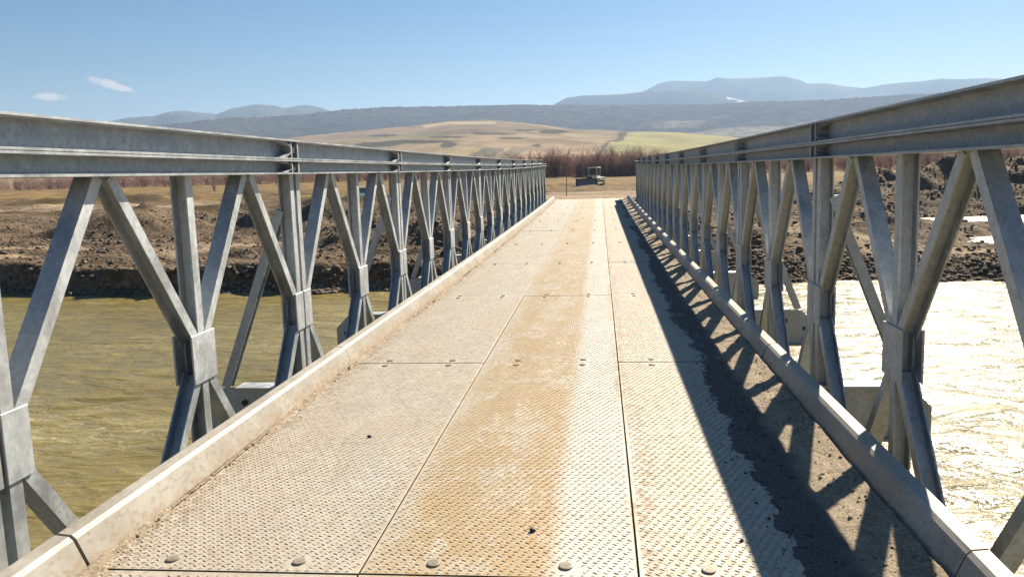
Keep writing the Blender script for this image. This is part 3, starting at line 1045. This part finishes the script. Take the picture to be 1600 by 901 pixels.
lug_me = tread_mesh()
bl = MB()
bl.cyl((0, 0, 0), (0, 0, 1), 0.027, 0.006, 14, 0.026)
bl.cyl((0, 0, 0.006), (0, 0, 1), 0.026, 0.0015, 14, 0.022)
bl.cyl((0, 0, 0.0072), (0, 0, 1), 0.010, 0.001, 6)
bolt_me = bl.mesh('deck_bolt', M['bolt'])
for n in range(N_FIRST, N_LAST):
    y0, z0, sl = bay(n)
    for c in (-1, 0, 1):
        dz = random.uniform(-0.002, 0.002)
        d = child('deck_panel', plate_me, bridge, (c * DWID - BX + 0.525, y0 - Y1, z0 + dz), (sl, 0, 0))
        tl = child('tread_lugs', lug_me, d)
        tl['kind'] = 'stuff'
        for bx in (-0.26, 0.26):
            for by in (0.075, BAY - 0.075):
                child('bolt_head', bolt_me, d, (bx + random.uniform(-.008, .008), by + random.uniform(-.006, .006), 0))

# kerb units
kb = MB()
kp = [(1.605, 0.004), (1.612, 0.02), (1.655, 0.118), (1.672, 0.134), (1.728, 0.140), (1.740, 0.128), (1.752, -0.05), (1.605, -0.05)]
kb.extrude(kp, (0, 0.006, 0), (0, BAY - 0.012, 0), (1, 0, 0), (0, 0, 1))
kerb_r = kb.mesh('kerb_right', M['kerb'])
kb = MB()
kb.extrude([(-a, b) for a, b in kp], (0, 0.006, 0), (0, BAY - 0.012, 0), (1, 0, 0), (0, 0, 1))
kerb_l = kb.mesh('kerb_left', M['kerb'])
for n in range(N_FIRST, N_LAST):
    y0, z0, sl = bay(n)
    child('kerb', kerb_l, bridge, (random.uniform(-.004, .004), y0 - Y1, z0), (sl, 0, random.uniform(-.001, .001)))
    child('kerb', kerb_r, bridge, (random.uniform(-.004, .004), y0 - Y1, z0), (sl, 0, random.uniform(-.001, .001)))


# ------------------------------------------------------------------ dirt on the deck
def dirt_sheet(name, label, x0, x1, fun, y0, y1, sx, sy_):
    xs = np.arange(x0, x1 + 1e-6, sx)
    ys = np.concatenate([np.arange(y0, 9, sy_), np.arange(9, y1, sy_ * 3)])
    X, Y = np.meshgrid(xs, ys)
    H = fun(X, Y)
    Z = deck_z(Y) + H
    F_ = grid_faces(len(xs), len(ys))
    keep = (H.ravel()[F_] > -0.004).any(1)
    F_ = F_[keep]
    used = np.unique(F_)
    mp = np.full(X.size, -1)
    mp[used] = np.arange(len(used))
    P = np.stack([X.ravel(), Y.ravel(), Z.ravel()], 1)[used]
    me = np_mesh(name, P, mp[F_], [M['dirt']], True)
    tag(link(name, me), label, 'dirt', kind='stuff')


def right_dirt(X, Y):
    edge = 1.73 + 0.10 * fbm(Y * 0.55, Y * 0 + 1, 3, 101) + 0.05 * fbm(X * 6, Y * 5, 3, 102) + 0.05 * fbm(X * 24, Y * 20, 3, 107, 0.7) - 0.05
    e = X - edge
    h = np.where(e < 0, -0.008, 0) + 0.007 * sstep(-0.04, 0.10, e) + 0.010 * sstep(0.05, 0.35, e)
    rut = np.exp(-((X - 1.90 - 0.03 * fbm(Y * 0.4, Y * 0, 2, 103)) / 0.045) ** 2)
    h = h - 0.008 * rut * sstep(0, .1, e)
    h = h + sstep(0, 0.12, e) * (0.010 * fbm(X * 14, Y * 9, 4, 104, 0.6) + 0.012 * np.maximum(fbm(X * 9, Y * 7, 3, 105), 0) * sstep(1.92, 2.02, X))
    h = h + 0.014 * sstep(2.02, 2.14, X)
    fade = sstep(24, 16, Y)
    return h * (0.45 + 0.55 * fade) - 0.010 * (1 - fade) * (fbm(X * 5, Y * 1.5, 3, 106) > 0.1)


def left_dirt(X, Y):
    w = 0.030 + 0.055 * fbm(Y * 1.3, Y * 0 + 4, 4, 111) + 0.05 * fbm(Y * 0.33, Y * 0 + 9, 2, 112) + 0.035 * np.exp(-(((Y - Y1 + 0.35) % BAY - 0.35) / 0.5) ** 2)
    e = (X + 1.06) - w - 0.02 * fbm(X * 20, Y * 14, 3, 113)
    h = np.where(e > 0, -0.010, 0.0) + 0.020 * sstep(0.0, -0.06, e)
    return h + (e < 0) * 0.010 * fbm(X * 25, Y * 18, 3, 114, .6) - 0.001


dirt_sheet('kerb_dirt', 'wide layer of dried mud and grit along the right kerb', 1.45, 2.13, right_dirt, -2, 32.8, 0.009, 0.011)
dirt_sheet('kerb_dirt', 'thin line of brown soil along the foot of the left kerb', -1.075, -0.86, left_dirt, -2, 32.8, 0.010, 0.016)


def clods():
    import bmesh
    bm = bmesh.new()
    bmesh.ops.create_icosphere(bm, subdivisions=1, radius=1)
    base = np.array([v.co[:] for v in bm.verts])
    tri = np.array([[v.index for v in f.verts] for f in bm.faces])
    bm.free()
    k = 9000
    y = -1 + 31 * rng.random(k) ** 1.7
    right = rng.random(k) < 0.86
    x = np.where(right, np.where(rng.random(k) < 0.5, 2.12 - np.abs(rng.normal(0, 0.15, k)), 1.72 + rng.normal(0, 0.09, k)), -1.05 + np.abs(rng.normal(0, 0.03, k)))
    s = 0.0018 + 0.007 * rng.random(k) ** 4
    z = deck_z(y) + np.where(right, right_dirt(x, y), left_dirt(x, y))
    z = np.maximum(z, deck_z(y))
    ok = (x < 2.13) & (x > -1.06)
    x, y, s, z = x[ok], y[ok], s[ok], z[ok]
    k = len(x)
    P = base[None] * (1 + rng.uniform(-.3, .3, (k, len(base), 1))) * (s[:, None] * rng.uniform(.7, 1.4, (k, 3)))[:, None, :] + np.stack([x, y, z + s * .3], 1)[:, None, :]
    f = tri[None] + (np.arange(k) * len(base))[:, None, None]
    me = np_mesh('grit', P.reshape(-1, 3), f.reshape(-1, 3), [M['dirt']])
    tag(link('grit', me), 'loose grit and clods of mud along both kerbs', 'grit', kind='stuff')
    bm = bmesh.new()
    bmesh.ops.create_icosphere(bm, subdivisions=2, radius=1)
    for v in bm.verts:
        v.co *= 1 + 0.22 * math.sin(5 * v.co.x + 3 * v.co.y) * math.cos(4 * v.co.z + 1)
        v.co.z *= 0.7
    me = bpy.data.meshes.new('pebble')
    bm.to_mesh(me)
    bm.free()
    me.materials.append(M['dark'])
    for u, v, sz, lab in ((577, 680, 0.012, 'small dark pebble on the left run of tread plate'), (832, 829, 0.013, 'small dark pebble on the ochre middle run near the bolt heads')):
        px, py = on_z(u, v, 0.0)
        o = link('pebble', me, None, (px, py, float(deck_z(py)) + sz * .6), (0.2, 0.1, 1.0))
        o.scale = (sz, sz, sz)
        tag(o, lab, 'pebble', 'loose pebbles on the deck')


clods()


# ------------------------------------------------------------------ thicket
def strip(V, Fc, p, q, w0, w1):
    d = (q - p) / (np.linalg.norm(q - p) + 1e-9)
    a = np.cross(d, (0, 0, 1) if abs(d[2]) < .95 else (1, 0, 0))
    a /= np.linalg.norm(a)
    b = np.cross(d, a)
    n = len(V)
    for t in range(3):
        an = 2.094 * t
        o = a * math.cos(an) + b * math.sin(an)
        V.append(p + o * w0)
        V.append(q + o * w1)
    for t in range(3):
        i, j = n + 2 * t, n + 2 * ((t + 1) % 3)
        Fc.append((i, j, j + 1, i + 1))


def shrub(seed, h, stems, spread):
    r = np.random.default_rng(seed)
    V1, F1, V2, F2 = [], [], [], []
    for s in range(stems):
        a = r.uniform(0, 6.28)
        base = np.array([math.cos(a), math.sin(a), 0]) * r.uniform(0, 0.12) * spread
        lean = np.array([math.cos(a), math.sin(a), 0]) * r.uniform(0.05, 0.55) * spread / h + np.array([0, 0, 1])
        hh = h * r.uniform(0.6, 1.0)
        p = base - np.array([0, 0, 0.3])
        k = 5
        for i in range(k):
            q = p + lean * hh / k + r.normal(0, 0.07, 3) * h / 5
            w0, w1 = 0.055 * h / 5 * (1 - i / k) + .014, 0.055 * h / 5 * (1 - (i + 1) / k) + .014
            strip(V1, F1, p, q, w0, w1)
            for b in range(3 if i else 1):
                t = r.random()
                st = p + (q - p) * t
                d = np.array([r.normal(0, .55), r.normal(0, .55), r.uniform(.45, 1.1)])
                ln = hh * r.uniform(.10, .26)
                en = st + d * ln
                strip(V2, F2, st, en, .026, .018)
                for c in range(4):
                    st2 = st + (en - st) * r.uniform(.25, 1)
                    d2 = d + r.normal(0, .55, 3)
                    strip(V2, F2, st2, st2 + d2 * ln * r.uniform(.4, .9), .020, .012)
            p = q
    out = []
    for nm, V, F_, m in (('trunk', V1, F1, M['stem']), ('crown', V2, F2, M['twig'])):
        out.append(np_mesh('shrub_' + nm, np.array(V), np.array(F_), [m]))
    return out


SHRUBS = [shrub(200 + i, 5.0, 5 + i % 3, 1.6 + 0.3 * (i % 4)) for i in range(7)]


def thicket_y(x):
    return np.interp(x, [-300, -210, -60, -10, 40, 90, 200], [262, 250, 222, 205, 192, 174, 160])


def place_shrub(x, y, s, k, label, group):
    z = float(ground_height(np.array([x]), np.array([y]))[0][0])
    o = link('bare_shrub', None, None, (x, y, z), (0, 0, random.uniform(0, 6.28)))
    o.scale = (s * random.uniform(.9, 1.3), s * random.uniform(.9, 1.3), s)
    tag(o, label, 'shrub', group)
    for nm, me in zip(('trunk', 'crown'), SHRUBS[k]): child(nm, me, o)


for i in range(285):
    if i < 165: x = random.uniform(-42, 24)
    elif i < 225: x = random.uniform(-215, -42)
    else: x = random.uniform(24, 125)
    y = float(thicket_y(x)) + random.uniform(0, 13)
    tall = 1.25 if -40 < x < 20 else 0.95
    place_shrub(x, y, tall * random.uniform(0.75, 1.25), random.randrange(7), 'bare reddish brown shrub in the thicket along the far edge of the field', 'bare shrubs of the thicket')
for u, v, y, s, lab in ((1110, 262, 120, 0.95, 'lone bare shrub rising above the right truss rail'), (335, 298, 150, 0.55, 'small dark shrub alone in the dry field left of the bridge'),
                        (440, 301, 135, 0.6, 'low dark bush in the dry field just left of the first truss joint'), (1385, 283, 120, 0.55, 'small bare bush on the dry grass right of the bridge')):
    a, _ = az_el(u, v)
    place_shrub(CAM_X + y * math.tan(R(a)), y, s, 2, lab, 'single bushes in the field')


def thicket_mass():
    """dense brush behind and below the nearer shrubs"""
    V, F_ = [], []
    n = 0
    for i in range(5000):
        x = (random.uniform(-50, 40), random.uniform(-240, -40), random.uniform(30, 140))[i % 3]
        y = float(thicket_y(x)) + random.uniform(6, 45)
        me = SHRUBS[random.randrange(7)][1]
        nv = len(me.vertices)
        co = np.empty(nv * 3, np.float32)
        me.vertices.foreach_get('co', co)
        co = co.reshape(-1, 3)
        nf = len(me.polygons)
        lo = np.empty(nf * 4, np.int32)
        me.loops.foreach_get('vertex_index', lo)
        lo = lo.reshape(-1, 4)
        sel = np.random.default_rng(i).choice(nf, min(nf, 80), False)
        s = random.uniform(.7, 1.3)
        V.append(co * np.array([s * 1.2, s * 1.2, s]) + np.array([x, y, -2.0]))
        F_.append(lo[sel] + n)
        n += nv
    V, F_ = np.concatenate(V), np.concatenate(F_)
    used = np.unique(F_)
    mp = np.zeros(len(V), np.int64)
    mp[used] = np.arange(len(used))
    me = np_mesh('thicket', V[used], mp[F_], [M['twig']])
    tag(link('thicket', me), 'dense leafless brush behind the front row of shrubs', 'brush', kind='stuff')


thicket_mass()


# ------------------------------------------------------------------ bulldozer
def bulldozer():
    px, y = CAM_X + 118 * math.tan(R(az_el(926, 290)[0])), 118
    z = float(ground_height(np.array([px]), np.array([y]))[0][0])
    o = link('bulldozer', None, None, (px, y, z), (0, 0, R(-24)))
    tag(o, 'crawler bulldozer with a wide dark blade parked on the field past the bridge', 'bulldozer')

    def part(name, mb, *m, parent=o, bevel=0.02):
        return child(name, mb.mesh('dozer_' + name, *m, bevel=bevel), parent)
    b = MB()                                    # curved blade, faces -y
    pr = [(0.0, 0.05), (-0.16, 0.0), (-0.05, 0.35), (0.02, 0.75), (-0.02, 1.05), (-0.13, 1.28), (-0.06, 1.30), (0.10, 1.05), (0.14, 0.7), (0.10, 0.3)]
    b.extrude([(a, c) for a, c in pr], (-1.85, -2.15, 0), (3.7, 0, 0), (0, 1, 0), (0, 0, 1))
    for s in (-1, 1): b.box(s * 1.86 - .03, s * 1.86 + .03, -2.32, -1.95, 0.0, 1.25)
    part('blade', b, M['blade'], bevel=0)
    for s in (-1, 1):
        tk = MB()
        pts = [(-1.5, .28), (-1.3, .06), (1.5, .06), (1.75, .3), (1.75, .75), (1.5, .98), (-1.2, .98), (-1.5, .7)]
        tk.prism([(s * 1.18 - .28, a, c) for a, c in pts], (.56, 0, 0))
        tr_ = part('track', tk, M['dark'])
        for yy in (-1.15, 1.4):
            w = MB()
            w.cyl((s * 1.18 + s * .27, yy, .52), (s, 0, 0), .34, .05, 14)
            part('sprocket', w, M['dozer'], parent=tr_, bevel=0)
        pa = MB()
        pa.prism([(s * 1.60 - .09, -1.95, .25), (s * 1.60 - .09, -1.95, .55), (s * 1.60 - .09, .4, .62), (s * 1.60 - .09, .4, .40)], (.18, 0, 0))
        part('push_arm', pa, M['dozer'])
        fe = MB()
        fe.prism([(s * 1.05 - .35, -.1, 1.02), (s * 1.05 - .35, -.1, 1.30), (s * 1.05 - .35, .5, 1.42), (s * 1.05 - .35, 1.8, 1.42), (s * 1.05 - .35, 1.8, 1.02)], (.70, 0, 0))
        part('fender', fe, M['dozer_white'])
        li = MB()
        li.cyl((s * .62, -.58, 1.0), (0, -.93, .32), .06, 1.0, 8)
        part('lift_cylinder', li, M['dark'], bevel=0)
    e = MB()
    e.prism([(-.55, -1.35, .55), (-.55, -1.35, 1.62), (-.55, -.1, 1.85), (-.55, .0, .55)], (1.1, 0, 0))
    eng = part('engine_hood', e, M['dozer'])
    g = MB()
    g.box(-.48, .48, -1.40, -1.352, .70, 1.55)
    part('grille', g, M['dark'], parent=eng, bevel=0)
    x = MB()
    x.cyl((.25, -.75, 1.6), (0, 0, 1), .06, .85, 8)
    part('exhaust', x, M['dark'], bevel=0)
    bd = MB()
    bd.box(-.8, .8, .0, 1.9, .5, 1.25)
    part('body', bd, M['dozer'])
    c = MB()
    for sx_ in (-.72, .64):
        for sy_ in (.12, 1.42): c.box(sx_, sx_ + .08, sy_, sy_ + .08, 1.25, 2.86)
    c.box(-.72, .72, .12, 1.5, 1.25, 1.62)
    cab = part('cab', c, M['dozer_white'], bevel=.01)
    rf = MB()
    rf.box(-.84, .84, -.02, 1.62, 2.862, 3.02)
    part('roof', rf, M['dozer_white'], parent=cab)
    for nm, q in (('window', (-.63, .63, .14, .16, 1.63, 2.85)), ('window', (-.70, -.68, .21, 1.41, 1.63, 2.85)), ('window', (.68, .70, .21, 1.41, 1.63, 2.85)), ('window', (-.63, .63, 1.46, 1.48, 1.63, 2.85))):
        w = MB()
        w.box(*q)
        part(nm, w, M['glass'], parent=cab, bevel=0)


bulldozer()


# ------------------------------------------------------------------ small things beyond the bridge
def stake(u, v, y, h, lab):
    a, _ = az_el(u, v)
    x = CAM_X + y * math.tan(R(a))
    z = float(ground_height(np.array([x]), np.array([y]))[0][0])
    m = MB()
    m.box(-.016, .016, -.016, .016, -.2, h)
    m.add([(-.016, -.016, h), (.016, -.016, h), (.016, .016, h), (-.016, .016, h), (0, 0, h + .07)], [(0, 1, 4), (1, 2, 4), (2, 3, 4), (3, 0, 4)])
    o = link('marker_stake', m.mesh('marker_stake', M['stake']), None, (x, y, z), (0.03, 0.02, 0.4))
    tag(o, lab, 'stake')


stake(885, 306, 37.5, 0.95, 'thin dark marker stake at the left of the far ramp')


def car():
    y = 74
    x = CAM_X + y * math.tan(R(az_el(568, 320)[0]))
    z = float(ground_height(np.array([x]), np.array([y]))[0][0])
    o = link('parked_car', None, None, (x, y, z), (0, 0, R(15)))
    tag(o, 'small teal hatchback parked on the gravel flat behind the left truss', 'car')
    b = MB()
    side = [(-1.75, .30), (-1.8, .62), (-1.65, .78), (-.85, .92), (1.70, .92), (1.80, .60), (1.75, .30)]
    b.prism([(-.80, a, c) for a, c in side], (1.6, 0, 0))
    body = child('body', b.mesh('car_body', M['teal'], bevel=.05), o)
    c = MB()
    lo = [(-.74, -.85, .92), (.74, -.85, .92), (.74, 1.62, .92), (-.74, 1.62, .92)]
    hi = [(-.60, -.15, 1.40), (.60, -.15, 1.40), (.60, 1.20, 1.42), (-.60, 1.20, 1.42)]
    c.add(lo + hi, [(0, 1, 5, 4), (1, 2, 6, 5), (2, 3, 7, 6), (3, 0, 4, 7), (4, 5, 6, 7)])
    child('cabin_glass', c.mesh('car_glass', M['glass'], bevel=0), o)
    r = MB()
    r.box(-.61, .61, -.14, 1.2, 1.405, 1.45)
    child('roof', r.mesh('car_roof', M['teal'], bevel=.02), o)
    for s in (-1, 1):
        h = MB()
        h.box(s * .58 - .14, s * .58 + .14, -1.84, -1.74, .60, .74)
        child('headlight', h.mesh('car_headlight', M['white'], bevel=.02), o)
        for yy in (-1.15, 1.2):
            w = MB()
            w.cyl((s * .62, yy, .31), (s, 0, 0), .31, .2, 16)
            wh = child('wheel', w.mesh('car_wheel', M['tyre']), o)
            k = MB()
            k.cyl((s * .82, yy, .31), (s, 0, 0), .18, .015, 12)
            child('hub', k.mesh('car_hub', M['galv']), wh)


car()
